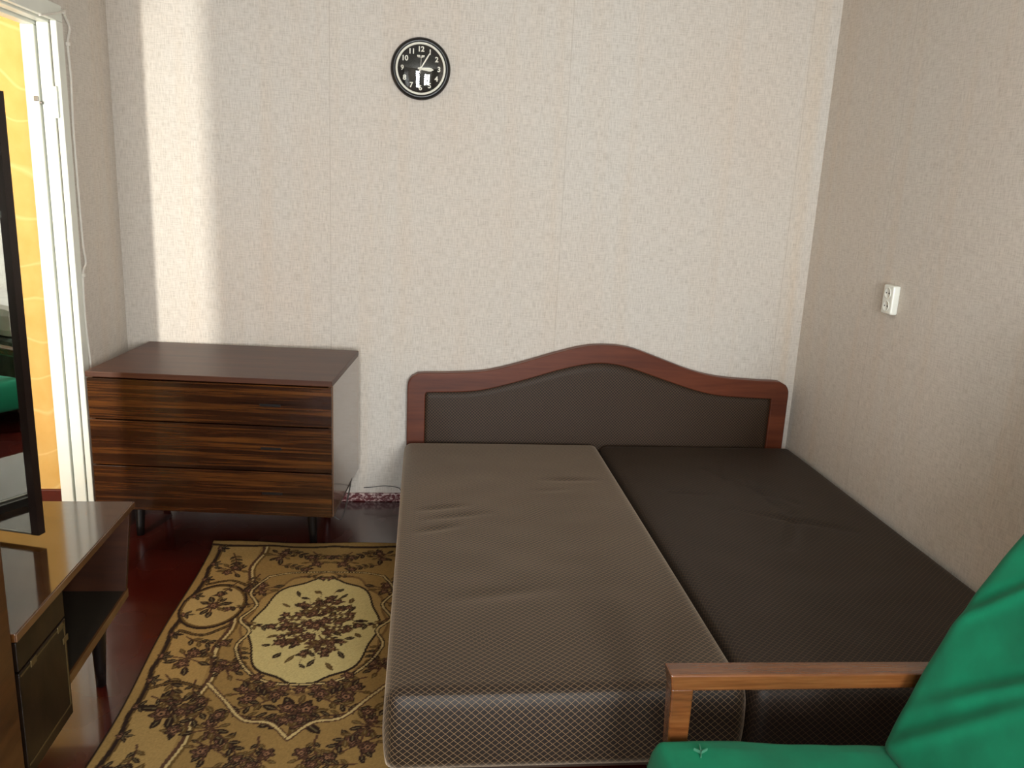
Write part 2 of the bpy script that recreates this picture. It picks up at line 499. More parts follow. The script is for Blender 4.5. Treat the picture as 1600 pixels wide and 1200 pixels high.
# peeling baseboard of the back wall
struct(box('baseboard_back', M['peel'], None, XL + 0.001, XR - 0.001, -0.016, -0.0005, 0, 0.042, 0.004), 'low peeling red baseboard under the back wall', 'baseboard')

# hall lamp
hl = empty('hall_lamp', (-2.2, -0.62, ZC))
tag(hl, 'pendant bulb lamp lighting the yellow hall', 'lamp')
tube('lamp_cord', M['cord'], hl, [(0, 0, 0), (0, 0, -0.26)], 0.004, smooth_steps=1)
taper_leg('holder', M['black_plastic'], hl, (0, 0, -0.26), (0, 0, -0.32), 0.018, 0.022)
t = NT('lit_bulb', 0.4)
t.b.inputs['Emission Color'].default_value = (1, 0.9, 0.72, 1)
t.b.inputs['Emission Strength'].default_value = 12
bm = bmesh.new()
bmesh.ops.create_uvsphere(bm, u_segments=16, v_segments=10, radius=0.032, matrix=Matrix.Translation((0, 0, -0.352)))
fin(bm, 'bulb', t.m, hl, True)
lamp = add_light('hall_lamp_light', 'POINT', (-2.2, -0.62, ZC - 0.45), 5, (1.0, 0.97, 0.9), shadow_soft_size=0.07)

# ------------------------------------------------------------------ cable beside the door
cab = empty('wall_cable', (XL + 0.006, -0.45, 0.1))
tag(cab, 'thin white cable clipped to the wall beside the door frame', 'cable')
cz = [(-.463, 2.056), (-.425, 2.03), (-.402, 2.001), (-.43, 1.945), (-.424, 1.833), (-.437, 1.651), (-.435, 1.419), (-.430, 1.226), (-.417, 1.152), (-.453, 1.106), (-.462, .932), (-.448, .776), (-.444, .591), (-.453, .405), (-.448, .181), (-.45, .02)]
tube('wire', M['cable'], cab, [(0, y + .45, z - .1) for y, z in cz], 0.0045, 8, 5)
tube('wire', M['cable'], cab, [(0.012, -.463 + .45, 1.956), (0.02, -.56 + .45, 1.93), (0.004, -.66 + .45, 1.905)], 0.003, 8, 5)
for y, z in ((-.45, 2.05), (-.43, 1.945), (-.453, 1.106), (-.444, .591)):
    box('clip', M['cable'], cab, -0.005, 0.008, y + .45 - .008, y + .45 + .008, z - .1 - .007, z - .1 + .007, 0.002)

# ------------------------------------------------------------------ wall clock
clk = empty('wall_clock', (-0.030, -0.001, 1.980))
tag(clk, 'round black wall clock with cream numerals above the bed', 'clock')
def lathe(name, mat, parent, prof, n=64, smooth=True, axis_y=True):
    bm = bmesh.new()
    rings = []
    for r, h in prof:
        if r < 1e-5:
            rings.append([bm.verts.new((0, h, 0))])
        else:
            rings.append([bm.verts.new((r * math.cos(2 * PI * i / n), h, r * math.sin(2 * PI * i / n))) for i in range(n)])
    for a_, b_ in zip(rings, rings[1:]):
        for i in range(n):
            j = (i + 1) % n
            if len(a_) == 1 and len(b_) == 1: continue
            if len(a_) == 1: bm.faces.new((a_[0], b_[j], b_[i]))
            elif len(b_) == 1: bm.faces.new((a_[i], a_[j], b_[0]))
            else: bm.faces.new((a_[i], a_[j], b_[j], b_[i]))
    return fin(bm, name, mat, parent, smooth)
R0 = 0.127
lathe('case', M['black_plastic'], clk, [(0, 0), (R0 - .006, 0), (R0, -.006), (R0, -.018), (R0 - .006, -.028), (R0 - .018, -.031), (R0 - .022, -.024), (0, -.0225)])
lathe('rim_ring', M['cream'], clk, [(.1065, -.0235), (.1062, -.0290), (.0978, -.0285), (.0975, -.0235)])
lathe('dial', M['dial'], clk, [(0, -.0228), (R0 - .028, -.0228), (R0 - .028, -.0236), (0, -.0236)])
lathe('glass', M['glass'], clk, [(R0 - .023, -.0285), (.088, -.0325), (.066, -.0365), (.040, -.0395), (.018, -.0408), (0, -.0411)], 64)
def text_mesh(s, size):
    cu = bpy.data.curves.new('num', 'FONT')
    cu.body = s; cu.size = size; cu.align_x = 'CENTER'; cu.align_y = 'CENTER'; cu.extrude = 0.0006; cu.offset = 0.0 if s == '9' else size * 0.03
    o = bpy.data.objects.new('num', cu)
    COL.objects.link(o)
    dg = bpy.context.evaluated_depsgraph_get()
    me = bpy.data.meshes.new_from_object(o.evaluated_get(dg))
    bpy.data.objects.remove(o, do_unlink=True)
    bpy.data.curves.remove(cu)
    return me
for h in range(1, 13):
    me = text_mesh(str(h), 0.029)
    a_ = PI / 2 - h * PI / 6
    me.materials.clear()
    o = link('numeral', me, M['cream'], clk)
    o.location = (0.078 * math.cos(a_), -0.0246, 0.078 * math.sin(a_))
    o.rotation_euler = (PI / 2, 0, 0)
def hand(name, ang, ln, w0, w1, tail, y):
    bm = bmesh.new()
    pts = [(-w0, -tail), (w0, -tail), (w1, ln * .62), (w1 * .9, ln * .8), (0, ln), (-w1 * .9, ln * .8), (-w1, ln * .62)]
    f0 = [bm.verts.new((x, y, z)) for x, z in pts]
    f1 = [bm.verts.new((x, y - .001, z)) for x, z in pts]
    bm.faces.new(f0); bm.faces.new(f1)
    for i in range(len(pts)):
        j = (i + 1) % len(pts); bm.faces.new((f0[i], f0[j], f1[j], f1[i]))
    bmesh.ops.rotate(bm, verts=bm.verts, cent=(0, 0, 0), matrix=Matrix.Rotation(ang, 3, 'Y'))
    return fin(bm, name, M['cream'], clk)
hand('hour_hand', math.radians(93), 0.056, 0.0032, 0.0075, 0.012, -0.026)
hand('minute_hand', math.radians(31), 0.082, 0.0020, 0.0030, 0.016, -0.0275)
hand('second_hand', math.radians(2), 0.050, 0.0007, 0.0007, 0.02, -0.029)
lathe('hub', M['cream'], clk, [(0, -.031), (.006, -.031), (.007, -.029), (.007, -.024)], 20)
bm = bmesh.new()   # little winged emblem under the 12
for s in (-1, 1):
    for k in range(3):
        x0 = s * (0.002 + k * 0.0045)
        v_ = [bm.verts.new((x0, -.0242, .048 + k * .0012 - .006)), bm.verts.new((x0 + s * .003, -.0242, .048 + k * .0012 - .003)), bm.verts.new((x0 + s * .0055, -.0242, .0545)), bm.verts.new((x0 + s * .001, -.0242, .0545))]
        w_ = [bm.verts.new(q.co + Vector((0, -.0008, 0))) for q in v_]
        bm.faces.new(v_); bm.faces.new(w_)
        for i in range(4): bm.faces.new((v_[i], v_[(i + 1) % 4], w_[(i + 1) % 4], w_[i]))
fin(bm, 'emblem', M['cream'], clk)

# ------------------------------------------------------------------ double socket on the right wall
so = empty('wall_socket', (XR, -0.765, 1.155))
tag(so, 'white double power socket on the right wall', 'socket')
box('cover', M['white_plastic'], so, -0.030, -0.0003, -0.036, 0.036, -0.056, 0.056, 0.006)
for z in (0.025, -0.025):
    bm = bmesh.new()
    n = 28
    rings = []
    for r, x in ((.0215, -.0295), (.0215, -.0325), (.0185, -.0325), (.0175, -.0305), (0.0, -.0305)):
        rings.append([bm.verts.new((x, r * math.cos(2 * PI * i / n), z + r * math.sin(2 * PI * i / n))) for i in range(n)] if r else [bm.verts.new((x, 0, z))])
    for a_, b_ in zip(rings, rings[1:]):
        for i in range(n):
            j = (i + 1) % n
            bm.faces.new((a_[i], a_[j], b_[j], b_[i]) if len(b_) > 1 else (a_[i], a_[j], b_[0]))
    sf = fin(bm, 'socket_face', M['white_plastic'], so, True)
    for y in (-.0095, .0095):
        bm = bmesh.new()
        bmesh.ops.create_cone(bm, cap_ends=True, segments=12, radius1=.0028, radius2=.0028, depth=.002, matrix=Matrix.Translation((-.0306, y, z)) @ Matrix.Rotation(PI / 2, 4, 'Y'))
        fin(bm, 'pin_hole', M['dark_inside'], sf)

# ------------------------------------------------------------------ bed
def spline(pts, n):
    P = [Vector((p[0], p[1], 0)) for p in pts]
    out = []
    for i in range(len(P) - 1):
        p0, p1, p2, p3 = P[max(i - 1, 0)], P[i], P[i + 1], P[min(i + 2, len(P) - 1)]
        for s in range(n):
            u = s / n
            q = 0.5 * ((2 * p1) + (p2 - p0) * u + (2 * p0 - 5 * p1 + 4 * p2 - p3) * u * u + (3 * p1 - p0 - 3 * p2 + p3) * u ** 3)
            out.append((q.x, q.y))
    out.append(pts[-1])
    return out
BX0, BX1, BG = -0.072, 1.800, 0.845
BY0, BY1 = -0.085, -2.055
BZ0, BZ1 = 0.125, 0.332
bed = empty('double_bed', ((BX0 + BX1) / 2, -1.0, 0))
tag(bed, 'low double bed with a curved wooden headboard against the back wall', 'bed')
ox, oy = bed.location.x, bed.location.y
outer_top = [(0.0, 0.652), (0.144, 0.656), (0.295, 0.668), (0.446, 0.706), (0.622, 0.762), (0.749, 0.796), (0.864, 0.806), (0.982, 0.794), (1.118, 0.749), (1.282, 0.693), (1.42, 0.664), (1.583, 0.652), (1.715, 0.648)]
inner_top = [(0.027, 0.561), (0.197, 0.567), (0.311, 0.583), (0.475, 0.629), (0.652, 0.685), (0.78, 0.714), (0.864, 0.718), (0.94, 0.708), (1.017, 0.687), (1.154, 0.643), (1.319, 0.593), (1.457, 0.570), (1.690, 0.561)]
ot = spline(outer_top, 5)
it = spline(inner_top, 5)
# outer loop from bottom left up over to bottom right, with rounded shoulders
HL, HR = -0.064, 1.776
outer = [(HL, 0.06), (HL, 0.585)] + [(HL + .064 - .064 * math.cos(a_), .588 + .064 * math.sin(a_)) for a_ in np.linspace(0.15, PI / 2 - 0.1, 7)] + ot
outer += [(HR - .061 + .061 * math.sin(a_), .587 + .061 * math.cos(a_)) for a_ in np.linspace(0.1, PI / 2 - 0.15, 7)] + [(HR, 0.585), (HR, 0.06)]
inner = [(0.020, 0.06), (0.020, 0.55)] + it + [(1.692, 0.55), (1.692, 0.06)]
def resample(poly, n):
    P = np.array(poly); d = np.r_[0, np.cumsum(np.hypot(*np.diff(P, axis=0).T))]
    s = np.linspace(0, d[-1], n)
    return np.c_[np.interp(s, d, P[:, 0]), np.interp(s, d, P[:, 1])]
# pair points by running fraction so the strip stays regular
def frac_pts(poly, keys, n):
    out = []
    P = np.array(poly)
    for (a_, b_) in zip(keys, keys[1:]):
        out.append(resample(P[a_:b_ + 1], n)[:-1])
    out.append(P[keys[-1]][None])
    return np.concatenate(out)
no = len(outer); ni = len(inner)
O = frac_pts(outer, [0, 2 + 3, no - 2 - 4, no - 1], 60)
I = frac_pts(inner, [0, 2, ni - 3, ni - 1], 60)
bm = bmesh.new()
yf, yb_ = -0.062, -0.018
prof = [(0.0, yb_), (0.0, yf + .005), (0.025, yf + .0012), (0.06, yf), (0.95, yf), (0.985, yf + .0015), (1.0, yf + .006), (1.0, yb_)]
rows = []
for k in range(len(O)):
    rows.append([bm.verts.new((O[k][0] + (I[k][0] - O[k][0]) * f - ox, y - oy, O[k][1] + (I[k][1] - O[k][1]) * f)) for f, y in prof])
for a_, b_ in zip(rows, rows[1:]):
    for j in range(len(prof) - 1):
        bm.faces.new((a_[j], a_[j + 1], b_[j + 1], b_[j]))
    bm.faces.new((a_[-1], a_[0], b_[0], b_[-1]))
bm.faces.new(rows[0]); bm.faces.new(rows[-1])
hbf = fin(bm, 'headboard_frame', M['cherry'], bed, False)
# padded lattice panel
bm = bmesh.new()
uvl = bm.loops.layers.uv.new('UVMap')
nx, nz = 70, 12
X = np.linspace(0.014, 1.698, nx + 1)
itx = np.array(it)
def ztop(x): return np.interp(x, itx[:, 0], itx[:, 1]) + 0.008
g = [[bm.verts.new((x - ox, -0.049 - 0.010 * min(1, 6 * min(x - .014, 1.698 - x, (1 - j / nz) * .3) + 0.0) - oy, 0.10 + (ztop(x) - 0.10) * j / nz)) for j in range(nz + 1)] for x in X]
for i in range(nx):
    for j in range(nz):
        f = bm.faces.new((g[i][j], g[i + 1][j], g[i + 1][j + 1], g[i][j + 1]))
        for lp in f.loops:
            lp[uvl].uv = (lp.vert.co.x, lp.vert.co.z)
edge = [g[i][0] for i in range(nx + 1)] + [g[nx][j] for j in range(1, nz + 1)] + [g[i][nz] for i in range(nx - 1, -1, -1)] + [g[0][j] for j in range(nz - 1, 0, -1)]
bk = [bm.verts.new((v_.co.x, -0.03 - oy, v_.co.z)) for v_ in edge]
for i in range(len(edge)):
    j = (i + 1) % len(edge)
    bm.faces.new((edge[i], edge[j], bk[j], bk[i]))
bm.faces.new(bk)
fin(bm, 'headboard_panel', M['fab_head'], bed, True)
for x in (HL + .005, 1.70):
    box('headboard_foot', M['cherry'], bed, x - ox, x + .07 - ox, -.058 - oy, -.022 - oy, 0, .06)
# base box and feet
box('base_frame', M['bed_base'], bed, BX0 + .05 - ox, BX1 - .03 - ox, BY1 + .05 - oy, BY0 - .01 - oy, 0.075, BZ0 - 0.002, 0.004)
for x in (.24, BG, BX1 - .12):
    for y in (BY1 + .14, -1.05, BY0 - .12):
        taper_leg('foot', M['dark_leg'], bed, (x - ox, y - oy, 0.076), (x - ox, y - oy, 0.0), 0.026, 0.02)

def mattress(name, mat, x0, x1, y0, y1, z0, z1, label, seed, creases=()):
    """soft upholstered section: rounded box grid with UVs unfolded over the edges"""
    cx, cy = (x0 + x1) / 2, (y0 + y1) / 2
    hx, hy, hz = (x1 - x0) / 2, (y0 - y1) / 2, (z1 - z0)
    rr = 0.035
    NX, NY, NS = 60, 120, 10
    # parameter lines: side (down) - top - side
    def line(h, n):
        c = list(np.linspace(-h, h, n + 1))
        return c
    bm = bmesh.new()
    uvl = bm.loops.layers.uv.new('UVMap')
    us = list(np.linspace(-hx - hz, -hx - 1e-4, NS)) + list(np.linspace(-hx, hx, NX + 1)) + list(np.linspace(hx + 1e-4, hx + hz, NS))
    vv = list(np.linspace(-hy - hz, -hy - 1e-4, NS)) + list(np.linspace(-hy, hy, NY + 1)) + list(np.linspace(hy + 1e-4, hy + hz, NS))
    def pos(u, v):
        dx = max(0, abs(u) - hx); dy = max(0, abs(v) - hy)
        d = max(dx, dy)
        x = max(-hx, min(hx, u)); y = max(-hy, min(hy, v))
        z = z1 - d
        # rounding
        ex = max(0, abs(x) - (hx - rr)); ey = max(0, abs(y) - (hy - rr)); ez = max(0, z - (z1 - rr))
        l = math.sqrt(ex * ex + ey * ey + ez * ez)
        if l > 1e-9 and l > rr and (ez > 0 or (ex > 0 and ey > 0)):
            k = rr / l
            x = math.copysign(hx - rr + ex * k, x) if ex > 0 else x
            y = math.copysign(hy - rr + ey * k, y) if ey > 0 else y
            z = z1 - rr + ez * k if ez > 0 else z
        # puffiness
        f = (1 - (x / hx) ** 4) * (1 - (y / hy) ** 4)
        w = max(0.0, 1 - d / 0.02)
        nz_ = noise.noise(Vector((x * 2.1 + seed, y * 1.6, seed))) * 0.006 + noise.noise(Vector((x * 6 + seed, y * 7, 3.1))) * 0.0022
        z += w * (0.010 * f + nz_ * f)
        for (px, py, qx, qy, dep, wid) in creases:
            ax, ay, bx_, by_ = px - cx, py - cy, qx - cx, qy - cy
            L2 = (bx_ - ax) ** 2 + (by_ - ay) ** 2
            tt = max(0, min(1, ((x - ax) * (bx_ - ax) + (y - ay) * (by_ - ay)) / L2))
            dd = math.hypot(x - ax - tt * (bx_ - ax), y - ay - tt * (by_ - ay))
            z -= w * dep * math.exp(-(dd / wid) ** 2) * (0.25 + 0.75 * math.sin(PI * min(max(tt, 0.08), 0.92)))
        # side bulge
        if d > 0.02:
            s = math.sin(PI * min(1, (d - .02) / (hz - .02)))
            b_ = 0.006 * s
            if dx >= dy: x += math.copysign(b_, x)
            if dy >= dx: y += math.copysign(b_, y)
        return (x, y, z - z0)
    grid = {}
    for i, u in enumerate(us):
        for j, v in enumerate(vv):
            if abs(u) > hx and abs(v) > hy:
                continue
            grid[i, j] = bm.verts.new(pos(u, v))
    uvm = {}
    for (i, j), v_ in grid.items():
        uvm[v_] = (us[i], vv[j])
    for i in range(len(us) - 1):
        for j in range(len(vv) - 1):
            k = [(i, j), (i + 1, j), (i + 1, j + 1), (i, j + 1)]
            if all(q in grid for q in k):
                f = bm.faces.new([grid[q] for q in k])
                for lp in f.loops:
                    lp[uvl].uv = uvm[lp.vert]
    # corner seams between neighbouring sides
    iu = (NS, NS + NX); jv = (NS, NS + NY)
    for ic, sx in ((iu[0], -1), (iu[1], 1)):
        for jc, sy in ((jv[0], -1), (jv[1], 1)):
            A = [grid[ic + sx * k, jc] for k in range(1, NS + 1)]
            B = [grid[ic, jc + sy * k] for k in range(1, NS + 1)]
            c = grid[ic, jc]
            f = bm.faces.new((c, A[0], B[0]))
            for k in range(NS - 1):
                f = bm.faces.new((A[k], A[k + 1], B[k + 1], B[k]))
                for lp in f.loops:
                    lp[uvl].uv = uvm[lp.vert]
    bmesh.ops.holes_fill(bm, edges=[e for e in bm.edges if e.is_boundary], sides=0)
    o = fin(bm, name, mat, None, True, loc=(cx, cy, z0))
    return tag(o, label, 'mattress', 'bed mattress sections')
random.seed(11)
mattress('mattress', M['fab_left'], BX0, BG - .006, BY0, BY1, BZ0, BZ1, 'lighter brown lattice mattress section beside the rug', 2.3,
         [(0.0, -.93, .18, -.90, .006, .012), (.02, -1.02, .26, -.97, .005, .012), (0, -1.12, .14, -1.08, .006, .014), (.5, -.62, .74, -.60, .005, .015), (.45, -.75, .6, -.72, .003, .012), (.1, -1.6, .4, -1.55, .004, .03)])
mattress('mattress', M['fab_right'], BG + .006, BX1, BY0, BY1, BZ0, BZ1 - .004, 'darker brown lattice mattress section beside the right wall', 7.7,
         [(1.25, -.45, 1.5, -.85, .011, .02), (1.4, -.55, 1.42, -.95, .013, .015), (1.2, -.9, 1.6, -1.1, .011, .018), (1.35, -.35, 1.3, -.6, .009, .015), (1.0, -.7, 1.2, -.75, .009, .016), (1.45, -.95, 1.3, -1.25, .009, .02)])

# ------------------------------------------------------------------ chest of drawers
DR = empty('chest_of_drawers', (-0.776, -0.350, 0.0), math.radians(-5.5))
tag(DR, 'low chest of drawers with striped dark veneer beside the doorway', 'chest of drawers')
W2, D2, ZB, ZT = 0.468, 0.290, 0.200, 0.762
box('top', M['dresser_top'], DR, -W2, W2, -D2 - .008, D2, ZT - .022, ZT, 0.003)
for s in (-1, 1):
    box('side_panel', M['dresser_side'], DR, s * W2 - (0.018 if s > 0 else 0), s * W2 + (0.018 if s < 0 else 0), -D2 + .012, D2, ZB, ZT - .022, 0.002)
box('bottom_panel', M['dresser_top'], DR, -W2 + .018, W2 - .018, -D2 + .012, D2, ZB, ZB + .018)
box('back_panel', M['dark_inside'], DR, -W2 + .018, W2 - .018, D2 - .008, D2 - .002, ZB + .018, ZT - .022)
zl = [ZB + .002, .388, .574, ZT - .024]
for i in range(3):
    d = box('drawer', M['zebra'], DR, -W2 + .003, W2 - .003, -D2 - .006, -D2 + .010, zl[i] + .002, zl[i + 1] - .003, 0.002)
    box('drawer_box', M['dark_inside'], d, -W2 + .03, W2 - .03, -D2 + .010, D2 - .05, zl[i] + .02, zl[i + 1] - .03)
    box('finger_pull', M['dark_leg'], d, .19, .27, -D2 - .0075, -D2 - .0055, (zl[i] + zl[i + 1]) / 2 - .004, (zl[i] + zl[i + 1]) / 2 + .006, 0.0005)
for x, y in ((-.385, -.085), (.335, -.085), (-.385, .2), (.335, .2)):
    taper_leg('leg', M['dark_leg'], DR, (x, y, ZB), (x * 1.02, y, 0.0), .024, .015)

# thin cord hanging down the dresser's side and running along the skirting
tag(tube('cord', M['cord'], None, [(-0.296, -0.09, .27), (-0.300, -0.22, .23), (-0.302, -0.40, .19), (-0.308, -0.58, .168), (-0.322, -0.625, .170), (-0.36, -0.60, .186), (-0.40, -0.58, .194)], 0.003, 8, 6),
    'thin dark cord hanging beside the right side of the chest', 'cord')
tag(tube('cord', M['cord'], None, [(-0.265, -.006, .068), (-0.22, -.006, .072), (-0.16, -.006, .078), (-0.10, -.010, .070), (-0.085, -.012, .05)], 0.0018, 8, 6),
    'thin grey wire along the wall above the peeling baseboard', 'cord')

# ------------------------------------------------------------------ dressing table with folding mirror
DT = empty('dressing_table', (-1.08, -1.77, 0))
tag(DT, 'low glossy brown dressing table with tall mirror by the doorway', 'dressing table')
dx, dy = DT.location.x, DT.location.y
FX, BXk, YF, YN, TZ = -0.850, -1.295, -1.390, -2.140, 0.555
box('top', M['honey'], DT, BXk - dx, FX - dx, YN - dy, YF - dy, TZ - .020, TZ, 0.002)
# front lipping of the top
box('front_edge', M['honey_edge'], DT, FX - dx, FX + .003 - dx, YN - dy, YF - dy, TZ - .019, TZ - .001, 0.001)
# far side panel, slightly raked inwards towards the bottom
bm = bmesh.new()
hexa(bm, [(BXk - dx, -1.437 - dy, .27), (-.876 - dx, -1.437 - dy, .27), (-.876 - dx, -1.419 - dy, .27), (BXk - dx, -1.419 - dy, .27),
          (BXk - dx, -1.412 - dy, TZ - .02), (-.856 - dx, -1.412 - dy, TZ - .02), (-.856 - dx, -1.394 - dy, TZ - .02), (BXk - dx, -1.394 - dy, TZ - .02)], 0.0015)
fin(bm, 'side_panel', M['reddish'], DT)
PY = -1.895
bm = bmesh.new()
hexa(bm, [(BXk - dx, PY - dy, .262), (-.868 - dx, PY - dy, .262), (-.878 - dx, -1.421 - dy, .262), (BXk - dx, -1.421 - dy, .262),
          (BXk - dx, PY - dy, .284), (-.866 - dx, PY - dy, .284), (-.876 - dx, -1.421 - dy, .284), (BXk - dx, -1.421 - dy, .284)], 0.0015)
sh = fin(bm, 'shelf', M['olive'], DT)
bm = bmesh.new()
hexa(bm, [(-.868 - dx, PY - dy, .260), (-.862 - dx, PY - dy, .260), (-.872 - dx, -1.421 - dy, .260), (-.878 - dx, -1.421 - dy, .260),
          (-.868 - dx, PY - dy, .2855), (-.862 - dx, PY - dy, .2855), (-.872 - dx, -1.421 - dy, .2855), (-.878 - dx, -1.421 - dy, .2855)])
fin(bm, 'shelf_edge', M['honey_edge'], sh)
box('back_panel', M['reddish'], DT, BXk - dx, BXk + .008 - dx, PY - dy, -1.43 - dy, .284, TZ - .02)
# pedestal with a drawer and a door
box('pedestal', M['dark_inside'], DT, BXk - dx, FX - .018 - dx, YN - dy, PY - dy, .19, TZ - .02, 0.002)
box('drawer', M['figured'], DT, FX - .018 - dx, FX - .003 - dx, YN + .004 - dy, PY - .002 - dy, .462, TZ - .024, 0.0015)
dd = box('door', M['figured'], DT, FX - .018 - dx, FX - .003 - dx, YN + .004 - dy, PY - .002 - dy, .194, .456, 0.0015)
for (y0, y1, z0, z1) in ((YN + .01, PY - .012, .446, .450), (PY - .014, PY - .010, .225, .450), (YN + .01, PY - .012, .222, .226)):
    box('inlay_strip', M['brass'], dd, FX - .0034 - dx, FX - .0018 - dx, y0 - dy, y1 - dy, z0, z1)
for y, z in ((PY - .035, .448), (PY - .012, .405), (YN + .07, .448)):
    box('corner_mount', M['brass'], dd, FX - .003 - dx, FX - .0005 - dx, y - .014 - dy, y + .014 - dy, z - .008, z + .008, 0.001)
taper_leg('leg', M['dark_leg'], DT, (-.925 - dx, -1.53 - dy, .262), (-.945 - dx, -1.49 - dy, 0), .024, .014)
taper_leg('leg', M['dark_leg'], DT, (-1.24 - dx, -1.50 - dy, .262), (-1.255 - dx, -1.47 - dy, 0), .024, .014)
taper_leg('leg', M['dark_leg'], DT, (-.90 - dx, -2.08 - dy, .19), (-.89 - dx, -2.10 - dy, 0), .024, .014)
taper_leg('leg', M['dark_leg'], DT, (-1.24 - dx, -2.08 - dy, .19), (-1.25 - dx, -2.10 - dy, 0), .024, .014)
# side mirror wing and central mirror
def mirror_panel(name, a_, b_, z0, z1, flip, bottom_rail):
    """a_, b_: xy ends; front faces to the right of a->b when flip is 1"""
    A = Vector((a_[0] - dx, a_[1] - dy, 0)); B = Vector((b_[0] - dx, b_[1] - dy, 0))
    d = (B - A).normalized(); n_ = Vector((d.y, -d.x, 0)) * flip
    L = (B - A).length
    fwid, th = 0.022, 0.02
    def bar(bm, s0, s1, za, zb, n0, n1):
        pts = []
        for z in (za, zb):
            for s, q in ((s0, n0), (s1, n0), (s1, n1), (s0, n1)):
                p = A + d * s + n_ * q; pts.append((p.x, p.y, z))
        hexa(bm, pts)
    bm = bmesh.new()
    bar(bm, 0, L, z0, z1, -th, -th * .3)
    back = fin(bm, name, M['mirror_frame'], DT)
    bm = bmesh.new()
    bar(bm, fwid * .7, L - fwid * .7, z0 + .004, z1 - fwid * .5, -th * .3, -.001)
    fin(bm, 'mirror_glass', M['mirror'], back)
    bm = bmesh.new()
    bar(bm, 0, fwid, z0, z1, -th * .3, .004); bar(bm, L - fwid, L, z0, z1, -th * .3, .004)
    bar(bm, fwid, L - fwid, z1 - fwid * .6, z1, -th * .3, .004)
    fin(bm, 'mirror_frame', M['mirror_frame'], back)
    bm = bmesh.new()
    bar(bm, fwid, L - fwid, z0, z0 + .004, -th * .3, .003)
    fin(bm, 'glass_lip', M['metal'], back)
    for s in (L - fwid - .004,):
        bm = bmesh.new()
        bar(bm, s - .010, s + .008, (z0 + z1) / 2 + .265, (z0 + z1) / 2 + .281, -.001, .008)
        fin(bm, 'mirror_clip', M['metal'], back)
    return back
mirror_panel('mirror_wing', (-1.268, -1.600), (-.990, -1.685), .578, 1.690, 1, True)
mirror_panel('center_mirror', (-1.276, -2.11), (-1.276, -1.604), .578, 1.80, 1, True)
box('mirror_stand', M['mirror_frame'], DT, -1.292 - dx, -1.256 - dx, -2.11 - dy, -1.62 - dy, TZ, .578)

# ------------------------------------------------------------------ wardrobe next to the viewer
WD = empty('wardrobe', (-1.08, -2.62, 0))
tag(WD, 'tall honey brown wardrobe cut off by the lower left edge of the picture', 'wardrobe')
wx, wy = WD.location.x, WD.location.y
box('carcass', M['wardrobe'], WD, -1.305 - wx, -.872 - wx, -3.12 - wy, -2.152 - wy, .07, 2.30, 0.003)
for y0, y1, hy_ in ((-2.634, -2.152, -2.60), (-3.12, -2.638, -2.68)):
    d = box('door', M['wardrobe'], WD, -.872 - wx, -.853 - wx, y0 - wy, y1 - wy, .08, 2.29, 0.002)
    box('handle', M['brass'], d, -.853 - wx, -.835 - wx, hy_ - .006 - wy, hy_ + .006 - wy, 1.0, 1.12, 0.003)
for x in (-1.27, -.90):
    for y in (-3.08, -2.20):
        taper_leg('foot', M['dark_leg'], WD, (x - wx, y - wy, .07), (x - wx, y - wy, 0), .022, .018)

# ------------------------------------------------------------------ rug (woven pattern painted per vertex)
RX0, RX1, RYF, RYN = -0.850, 0.150, -0.500, -2.50
STEP = 0.0036
nu = int((RX1 - RX0) / STEP) + 1
nv = int((RYF - RYN) / STEP) + 1
U, V = np.meshgrid(np.linspace(0, RX1 - RX0, nu), np.linspace(0, RYF - RYN, nv), indexing='ij')
def lin(r, g, b): return np.array(srgb(r, g, b)[:3])
rng = np.random.default_rng(5)
TAN, TAN2, CREAM, BRN, DRK, OLV, PALE = lin(156, 126, 76), lin(140, 111, 65), lin(186, 168, 114), lin(80, 54, 38), lin(44, 31, 24), lin(98, 74, 40), lin(188, 164, 112)
colr = np.zeros((nu, nv, 3)) + TAN
def put(mask, c): colr[mask] = c
def win(cu, cv, r):
    i0, i1 = max(0, int((cu - r) / STEP)), min(nu, int((cu + r) / STEP) + 2)
    j0, j1 = max(0, int((cv - r) / STEP)), min(nv, int((cv + r) / STEP) + 2)
    return (slice(i0, i1), slice(j0, j1)) if i1 > i0 and j1 > j0 else None
def leaf(cu, cv, ang, ln, wd, c):
    s = win(cu, cv, ln)
    if s is None: return
    x = (U[s] - cu) * math.cos(ang) + (V[s] - cv) * math.sin(ang)
    y = -(U[s] - cu) * math.sin(ang) + (V[s] - cv) * math.cos(ang)
    f = x / ln
    m = (f > 0) & (f < 1) & (np.abs(y) < wd * np.sin(PI * np.clip(f, 0, 1)) ** .8)
    sub = colr[s]; sub[m] = c
    m2 = (f > .15) & (f < .8) & (np.abs(y) < wd * .16)
    sub[m2] = c * .5 + PALE * .25
def flower(cu, cv, R, dark=True):
    s = win(cu, cv, R * 1.15)
    if s is None: return
    du, dv = U[s] - cu, V[s] - cv
    r = np.hypot(du, dv); th = np.arctan2(dv, du)
    ph = rng.uniform(0, 6)
    edge = R * (.82 + .18 * np.cos(5 * th + ph))
    sub = colr[s]
    sub[r < edge] = DRK if dark else BRN
    sub[(r < edge * .84)] = BRN
    pet = (np.cos(5 * th + ph + r / R * 3) > .25) & (r < edge * .78)
    sub[pet] = lin(116, 80, 62)
    ring = (np.abs(r - edge * .5) < R * .07); sub[ring] = DRK
    sub[r < R * .30] = lin(140, 102, 72)
    sub[r < R * .14] = DRK
